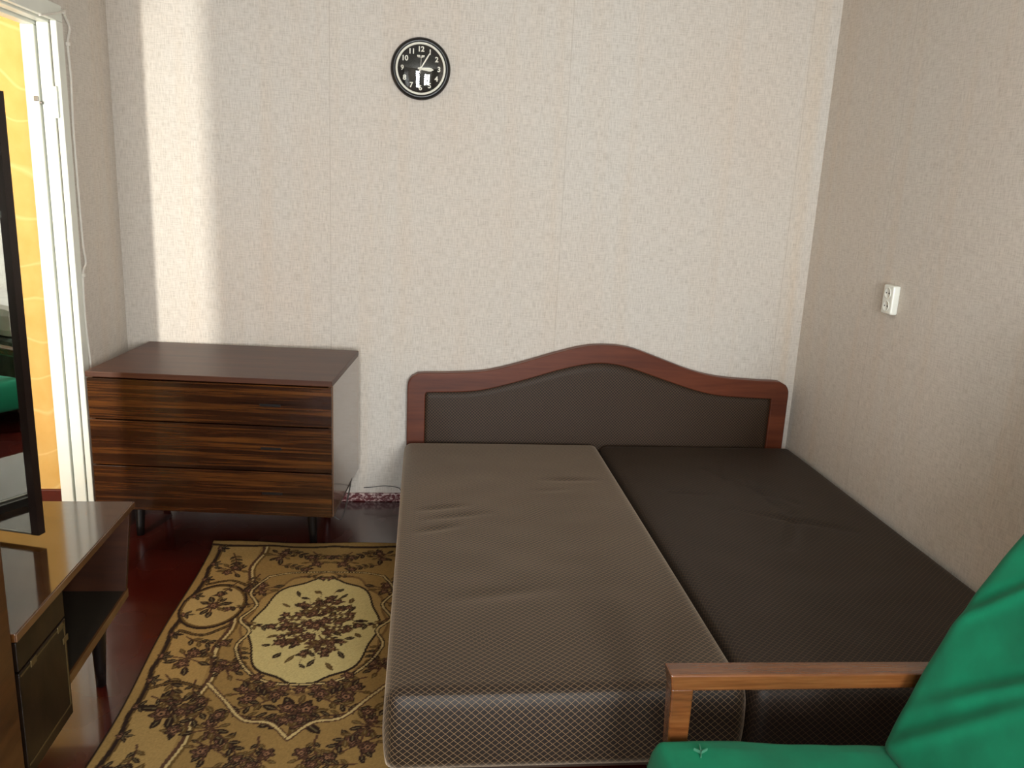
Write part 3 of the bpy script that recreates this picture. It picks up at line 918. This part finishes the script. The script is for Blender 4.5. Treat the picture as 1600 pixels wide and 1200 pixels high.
def stroke(pts, w, c, w2=0, c2=None):
    P = np.array(spline(pts, 14))
    for k, (cc, ww) in enumerate(((c, w), (c2, w2))):
        if cc is None: continue
        for p in P:
            s = win(p[0], p[1], ww * 1.5)
            if s is None: continue
            m = np.hypot(U[s] - p[0], V[s] - p[1]) < ww
            colr[s][m] = cc
def spray(cu, cv, R, n=9, flowers=3, sym=True):
    for mx in ((False, True) if sym else (False,)):
        st = rng.bit_generator.state
        c0 = 1.0 - cu if mx else cu
        base = rng.uniform(0, 6)
        for k in range(n):
            a_ = base + k * 2 * PI / n + rng.uniform(-.25, .25)
            rr_ = R * rng.uniform(.15, .5)
            ln = R * rng.uniform(.35, .62)
            if mx: a_ = PI - a_
            c = DRK if k % 3 else OLV * .8
            leaf(c0 + rr_ * math.cos(a_), cv + rr_ * math.sin(a_), a_, ln, ln * .24, c)
            stroke([(c0, cv), (c0 + rr_ * 1.2 * math.cos(a_), cv + rr_ * 1.2 * math.sin(a_))], .0032, BRN)
        for k in range(flowers):
            a_ = base + 1 + k * 2 * PI / flowers; q = R * .33 if flowers > 1 else 0
            if mx: a_ = PI - a_
            flower(c0 + q * math.cos(a_), cv + q * math.sin(a_), R * rng.uniform(.24, .36))
        if sym and not mx: rng.bit_generator.state = st
def twig(cu, cv, ang, ln, n, c=None, sym=True):
    bend = rng.uniform(-1.2, 1.2)
    for mm in ((1, -1) if sym else (1,)):
        pu, pv, a_ = cu, cv, ang
        P = [(pu, pv)]
        for k in range(n):
            a_ = a_ + bend / n
            pu += ln / n * math.cos(a_); pv += ln / n * math.sin(a_)
            P.append((pu, pv))
        Q = [(.5 + mm * (p[0] - .5), p[1]) for p in P]
        stroke(Q, .0034, BRN)
        for k in range(1, n + 1):
            for sd in (1, -1):
                da = ang + bend * k / n + sd * .8
                if mm < 0: da = PI - da
                leaf(Q[k][0], Q[k][1], da, ln * .26, ln * .062, (c if c is not None else DRK) if (k + sd) % 3 else OLV * .8)
        flower(Q[-1][0], Q[-1][1], ln * .17)
# ground tones: soft darker field in the middle panel
mid = (U > .20) & (U < .80)
put(mid, TAN2)
PER = 1.18
for base in (0.0, PER):
    v0 = .665 + base
    # medallion
    q = ((U - .5) / .205) ** 2 + ((V - v0) / .330) ** 2
    th = np.arctan2((V - v0) / .33, (U - .5) / .205)
    sc = 1 + .06 * np.cos(12 * th)
    put(q < 1.45 * sc, BRN * .5 + TAN2 * .5); put((q < 1.34 * sc), TAN); put(q < 1.14 * (1 + .07 * np.cos(8 * th)), DRK); put(q < 1.06 * (1 + .07 * np.cos(8 * th)), CREAM)
# wavy inner border lines and side panels
for s in (1, -1):
    ue = U if s == 1 else 1 - U
    wv = .205 + .012 * np.sin(V * 2 * PI / .295)
    put(np.abs(ue - wv) < .007, BRN); put(np.abs(ue - wv - .018) < .0045, OLV); put(np.abs(ue - wv - .009) < .004, PALE)
    ed = .030 + .010 * np.abs(np.sin(V * PI / .23))
    put(ue < ed + .012, OLV * .9); put(np.abs(ue - ed) < .0065, DRK); put(ue < ed - .008, TAN2 * 1.05); put(ue < .006, DRK)
    for base in (0, PER):
        for vc in (.52 + base, ):
            q = ((ue - .125) / .105) ** 2 + ((V - vc) / .150) ** 2
            put(q < 1.18, DRK); put(q < 1.0, OLV); put(q < .88, PALE * .35 + TAN * .65)
for vb in (0.0, ):
    ed = .030 + .010 * np.abs(np.sin(U * PI / .25))
    put((V < ed + .01), OLV); put(np.abs(V - ed) < .006, DRK); put(V < ed - .008, TAN2)
for base in (0.0, PER):
    spray(.125, .52 + base, .085, 9, 1)
    spray(.125, .24 + base, .085, 8, 2)
    spray(.125, .86 + base, .095, 9, 2)
    spray(.15, 1.12 + base, .115, 11, 3)
    spray(.30, .12 + base, .085, 8, 2)
    spray(.44, .17 + base, .075, 7, 2)
    spray(.27, .40 + base, .080, 8, 2)
    spray(.255, .92 + base, .080, 8, 2)
    spray(.36, 1.05 + base, .095, 9, 3)
    spray(.5, 1.16 + base, .12, 12, 4, False)
    spray(.28, 1.22 + base, .085, 8, 2)
    # medallion bouquet
    for k in range(46):
        a_ = k * 2.399
        f_ = math.sqrt((k + .5) / 46)
        uu_, vv_ = .5 + .150 * f_ * math.cos(a_), .665 + base + .255 * f_ * math.sin(a_)
        leaf(uu_, vv_, a_ + rng.uniform(-.9, .9), rng.uniform(.03, .055), rng.uniform(.007, .011), DRK if k % 3 else OLV * .7)
        stroke([(.5, .665 + base), (uu_, vv_)], .0026, BRN) if k % 4 == 0 else None
    for k in range(24):
        a_ = k * 2.399 + 1
        f_ = math.sqrt(k / 24)
        flower(.5 + .125 * f_ * math.cos(a_), .665 + base + .215 * f_ * math.sin(a_), .034 - .014 * f_ + rng.uniform(-.003, .004))
    # twigs over the field, the cartouches and the border
    for (tu, tv, ta, tl, tn) in ((.30, .06, .6, .14, 5), (.42, .08, 1.2, .11, 4), (.24, .28, 1.9, .13, 5), (.27, .50, 2.4, .10, 4), (.25, .62, 1.2, .12, 4), (.26, .78, .9, .13, 5),
                                 (.30, .98, .3, .16, 6), (.42, 1.09, 2.6, .15, 5), (.24, 1.08, 1.4, .16, 5), (.34, 1.16, .2, .14, 5), (.10, .10, 1.1, .13, 5), (.17, .34, 1.9, .11, 4),
                                 (.09, .73, .9, .14, 5), (.17, .80, 1.6, .12, 4), (.08, .95, .8, .15, 5), (.18, .98, 1.9, .12, 4), (.07, 1.06, .5, .13, 5), (.40, .30, -.3, .09, 4), (.30, .20, .1, .12, 5)):
        twig(tu, tv + base, ta, tl, tn)
    for k in range(20):
        a_ = k * 2 * PI / 20 + .15
        twig(.5 + .045 * math.cos(a_), .665 + base + .075 * math.sin(a_), a_, .09 + .02 * math.cos(2 * a_ + PI), 4, BRN if k % 2 else None, False)
    for k in range(9):
        for mm in (0, 1):
            flower(abs(mm - .043), .06 + base + k * .131, .017)
            for da in (-1, 0, 1):
                leaf(abs(mm - .045), .06 + base + k * .131, da if not mm else PI - da, .035, .007, DRK)
    for sgn in (1, -1):
        m = lambda u: .5 + sgn * (u - .5)
        stroke([(m(.28), .30 + base), (m(.235), .42 + base), (m(.275), .52 + base), (m(.24), .62 + base), (m(.285), .70 + base), (m(.262), .80 + base), (m(.32), .93 + base), (m(.40), 1.0 + base), (m(.5), 1.015 + base)], .0085, DRK, .0042, PALE)
        stroke([(m(.28), .30 + base), (m(.36), .27 + base), (m(.5), .262 + base)], .0075, DRK, .0036, PALE)
        stroke([(m(.22), 1.0 + base), (m(.29), 1.09 + base), (m(.36), 1.18 + base), (m(.44), 1.20 + base), (m(.5), 1.27 + base)], .0095, BRN, .0048, PALE)
        stroke([(m(.06), .36 + base), (m(.14), .33 + base), (m(.21), .37 + base)], .008, DRK, .0035, OLV)
        stroke([(m(.06), .69 + base), (m(.14), .72 + base), (m(.21), .66 + base)], .008, DRK, .0035, OLV)
        stroke([(m(.05), 1.02 + base), (m(.12), .99 + base), (m(.20), 1.02 + base)], .008, DRK, .0035, OLV)
    for k in range(7):
        u_ = .36 + k * .28 / 6
        flower(u_, .665 + base + .375 * math.sqrt(max(.05, 1 - ((u_ - .5) / .24) ** 2)), .024)
colr *= (1 + rng.normal(0, .07, (nu, nv, 1)))
colr = np.clip(colr, 0.003, 1)
Z = 0.006 + 0.004 * np.exp(-(U / .03) ** 2) * (np.sin(V * 9) * .5 + .5) + 0.010 * np.exp(-(V / .05) ** 2) * (.5 + .5 * np.sin(U * 11 + 1))
Z += 0.0012 * np.sin(V * 2 * PI / .34) * np.exp(-((V % .34 - .17) / .03) ** 2)
XX = U + RX0 + 0.006 * np.sin(V * 7.0) * np.exp(-(U / .2) ** 2) + 0.0
YY = RYF - V + 0.010 * np.sin(U * 6.5 + .5) * np.exp(-(V / .15) ** 2)
vt = np.stack([XX, YY, Z], -1).reshape(-1, 3)
ii, jj = np.meshgrid(np.arange(nu - 1), np.arange(nv - 1), indexing='ij')
q0 = (ii * nv + jj).ravel()
faces = np.stack([q0, q0 + 1, q0 + nv + 1, q0 + nv], -1)
# thickness: a lower rim around the border
border = np.r_[np.arange(nu) * nv, (nu - 1) * nv + np.arange(1, nv), (np.arange(nu - 2, -1, -1)) * nv + nv - 1, np.arange(nv - 2, 0, -1)]
low = vt[border].copy(); low[:, 2] = 0.0006
nb = len(border); N0 = len(vt)
k = np.arange(nb)
rim = np.stack([border, N0 + k, N0 + (k + 1) % nb, np.roll(border, -1)], -1)
allv = np.concatenate([vt, low]); allf = np.concatenate([faces[:, ::-1], rim])
me = bpy.data.meshes.new('rug')
me.vertices.add(len(allv)); me.vertices.foreach_set('co', allv.ravel())
me.loops.add(len(allf) * 4); me.loops.foreach_set('vertex_index', allf.ravel().astype(np.int32))
me.polygons.add(len(allf)); me.polygons.foreach_set('loop_start', (np.arange(len(allf)) * 4).astype(np.int32))
me.polygons.foreach_set('loop_total', np.full(len(allf), 4, np.int32))
me.update(calc_edges=True)
ca = me.color_attributes.new('weave', 'FLOAT_COLOR', 'POINT')
cc = np.ones((len(allv), 4)); cc[:N0, :3] = colr.reshape(-1, 3); cc[N0:, :3] = TAN2
ca.data.foreach_set('color', cc.ravel())
me.validate()
tag(link('rug', me, M['rug'], None, True), 'tan woven rug with brown flowers and a cream oval medallion', 'rug')

# ------------------------------------------------------------------ green armchair
AC = empty('armchair', (0.85, -2.66, 0))
tag(AC, 'wooden armchair under a green cloth cover at the lower right', 'armchair')
ax_, ay_ = AC.location.x, AC.location.y
for y0, y1 in ((-2.362, -2.312), (-3.008, -2.958)):
    bm = bmesh.new()
    hexa(bm, [(.527 - ax_, y0 + .004 - ay_, .535), (1.17 - ax_, y0 + .004 - ay_, .530), (1.17 - ax_, y1 - .004 - ay_, .530), (.527 - ax_, y1 - .004 - ay_, .535),
              (.520 - ax_, y0 - ay_, .575), (1.17 - ax_, y0 - ay_, .566), (1.17 - ax_, y1 - ay_, .566), (.520 - ax_, y1 - ay_, .575)], 0.004)
    fin(bm, 'armrest', M['chair_wood'], AC)
    bm = bmesh.new()
    hexa(bm, [(.545 - ax_, y0 + .010 - ay_, 0), (.572 - ax_, y0 + .010 - ay_, 0), (.572 - ax_, y1 - .008 - ay_, 0), (.545 - ax_, y1 - .008 - ay_, 0),
              (.526 - ax_, y0 + .004 - ay_, .540), (.574 - ax_, y0 + .004 - ay_, .540), (.574 - ax_, y1 - .004 - ay_, .540), (.526 - ax_, y1 - .004 - ay_, .540)], 0.004)
    fin(bm, 'front_leg', M['chair_wood'], AC)
    bm = bmesh.new()
    hexa(bm, [(1.30 - ax_, y0 + .010 - ay_, 0), (1.335 - ax_, y0 + .010 - ay_, 0), (1.335 - ax_, y1 - .008 - ay_, 0), (1.30 - ax_, y1 - .008 - ay_, 0),
              (1.12 - ax_, y0 + .004 - ay_, .535), (1.165 - ax_, y0 + .004 - ay_, .535), (1.165 - ax_, y1 - .004 - ay_, .535), (1.12 - ax_, y1 - .004 - ay_, .535)], 0.004)
    fin(bm, 'rear_leg', M['chair_wood'], AC)
    box('side_rail', M['chair_wood'], AC, .56 - ax_, 1.22 - ax_, y0 + .012 - ay_, y1 - .012 - ay_, .265, .315, .003)
def soft_slab(name, mat, path, y0, y1, thick, parent, fold, seed, ny=90, ns=110, bulge=.012, rnd=.04):
    """closed cushion: centre line 'path' in xz swept over y, with rounded ends and cloth folds"""
    P = np.array(spline(path, 12)); d = np.r_[0, np.cumsum(np.hypot(*np.diff(P, axis=0).T))]
    L = d[-1]
    S = np.linspace(0, L, ns)
    px, pz = np.interp(S, d, P[:, 0]), np.interp(S, d, P[:, 1])
    tx, tz = np.gradient(px), np.gradient(pz)
    ln = np.hypot(tx, tz); nx_, nz_ = -tz / ln, tx / ln
    bm = bmesh.new()
    sides = []
    for sgn in (1, -1):
        g = []
        for i in range(ns):
            row = []
            e1 = min(S[i], L - S[i])
            for j in range(ny + 1):
                y = y0 + (y1 - y0) * j / ny
                e2 = min(y - y0, y1 - y)
                rr_ = thick / 2
                f = math.sqrt(max(0, 1 - (1 - min(1, e1 / rnd)) ** 2)) * math.sqrt(max(0, 1 - (1 - min(1, e2 / rnd)) ** 2))
                h = rr_ * f
                w_ = min(1, e2 / .05) * min(1, e1 / .05)
                q = Vector((S[i] * 1.0 + seed, y * 1.0, sgn * 3.0))
                fd = fold(S[i] / L, (y - y0) / (y1 - y0), sgn) * w_ + noise.noise(q * 5) * .006 * w_ + noise.noise(q * 16) * .0022 * w_
                h += bulge * f * w_ + fd
                yy = y + .004 * noise.noise(Vector((S[i] * 9, seed, j * .01))) * (1 if e2 < .02 else 0)
                row.append(bm.verts.new((px[i] + sgn * nx_[i] * h - ax_, yy - ay_, pz[i] + sgn * nz_[i] * h)))
            g.append(row)
        sides.append(g)
    for g in sides:
        for i in range(ns - 1):
            for j in range(ny):
                bm.faces.new((g[i][j], g[i + 1][j], g[i + 1][j + 1], g[i][j + 1]))
    a_, b_ = sides
    ring = [(i, 0) for i in range(ns)] + [(ns - 1, j) for j in range(1, ny + 1)] + [(i, ny) for i in range(ns - 2, -1, -1)] + [(0, j) for j in range(ny - 1, 0, -1)]
    for q, w_ in zip(ring, ring[1:] + ring[:1]):
        bm.faces.new((a_[q[0]][q[1]], a_[w_[0]][w_[1]], b_[w_[0]][w_[1]], b_[q[0]][q[1]]))
    bmesh.ops.remove_doubles(bm, verts=bm.verts, dist=1e-5)
    return fin(bm, name, mat, parent, True)
def back_fold(s, t_, sgn):
    # soft pulled folds across the draped cover, running up towards the far top corner
    v_ = 0.0
    for a0, sl, w_, dp, tc, tw in ((.20, .9, .030, .007, .75, .30), (.42, .75, .024, .008, .60, .25), (.60, 1.0, .028, .008, .80, .22), (.50, .3, .035, .006, .35, .3), (.78, .55, .026, .007, .55, .3)):
        dist = (s - a0) + sl * (t_ - tc)
        v_ += dp * (math.exp(-(dist / w_) ** 2) - .6 * math.exp(-((dist - 2 * w_) / w_) ** 2)) * math.exp(-((t_ - tc) / tw) ** 2)
    return v_
soft_slab('backrest', M['green'], [(1.045, .375), (1.075, .47), (1.125, .61), (1.205, .775), (1.30, .92), (1.36, 1.02)], -2.952, -2.372, .14, AC, back_fold, 1.7)
soft_slab('seat_cushion', M['green'], [(.485, .368), (.70, .358), (.90, .345), (1.12, .33)], -2.955, -2.366, .14, AC, lambda s, t_, g: .003 * math.sin(s * 14 + t_ * 5), 5.2, rnd=.022, bulge=.006)
bm = bmesh.new()   # small pale stitched sprig on the seat cloth
for k, (a_, ln) in enumerate(((.5, .018), (1.4, .022), (2.4, .016), (4.4, .014))):
    c, s_ = math.cos(a_), math.sin(a_)
    px, py = .575, -2.43
    hexa(bm, [(px + q * c - w_ * s_ - ax_, py + q * s_ + w_ * c - ay_, z) for z in (.441, .447) for q, w_ in ((0, -.0015), (ln, -.0008), (ln, .0008), (0, .0015))])
fin(bm, 'stitched_sprig', plain('pale_thread', srgb(58, 118, 92), 0.8), AC)

# ------------------------------------------------------------------ behind the viewer: curtains, daybed, plant
def curtain(x0, x1, y, z0, z1, label, folds):
    bm = bmesh.new()
    n = folds * 12
    rows = []
    for kz in range(9):
        f = kz / 8
        z = z0 + (z1 - z0) * f
        rows.append([bm.verts.new((x0 + (x1 - x0) * i / n - (x0 + x1) / 2, (.032 - .012 * f) * math.sin(2 * PI * folds * i / n + .3 * math.sin(f * 3)), z - z0)) for i in range(n + 1)])
    for a_, b_ in zip(rows, rows[1:]):
        for i in range(n):
            bm.faces.new((a_[i], a_[i + 1], b_[i + 1], b_[i]))
    o = fin(bm, 'curtain', M['curtain'], None, True, loc=((x0 + x1) / 2, y, z0))
    md = o.modifiers.new('thickness', 'SOLIDIFY'); md.thickness = 0.003
    return tag(o, label, 'curtain', 'window curtains')
curtain(1.10, 1.60, YR + .30, .05, 2.42, 'beige curtain hanging right of the window behind the viewer', 6)
rod = tube('curtain_rod', M['metal'], None, [(-1.2, YR + .30, 2.44), (1.75, YR + .30, 2.44)], .012, 10, 1)
tag(rod, 'steel curtain rod above the window behind the viewer', 'curtain rod')

BC = empty('shadow_bookcase', (1.715, -2.205, 0))  # added out of view to throw the shadow low on the right wall
tag(BC, 'added shelf unit out of view that casts shade on the right wall', 'shadow_bookcase')
for y in (-.13, .11):
    box('side_panel', M['wardrobe'], BC, -.095, .1, y, y + .02, 0, 1.27, .002)
for z in (.05, .35, .65, .95, 1.25):
    box('shelf', M['wardrobe'], BC, -.095, .1, -.11, .11, z, z + .02, .002)
box('back_panel', M['wardrobe'], BC, .09, .1, -.11, .11, .07, 1.25)
DB = empty('daybed', (1.38, -4.02, 0))
tag(DB, 'daybed with a pale pillow and dark throw seen only in the mirror', 'daybed')
box('base', M['bed_base'], DB, -.40, .40, -.85, .85, .12, .38, .01)
for x in (-.36, .36):
    for y in (-.8, .8):
        taper_leg('leg', M['dark_leg'], DB, (x, y, .12), (x, y, 0), .025, .018)
box('throw', cloth('dark_floral_throw', srgb(62, 66, 52), 0.9, .1, .5), DB, -.42, .41, -.86, .86, .22, .54, .03)
box('pillow', cloth('pale_bedding', srgb(206, 196, 188), 0.9, .1), DB, -.38, .38, .25, .84, .54, .72, .05)
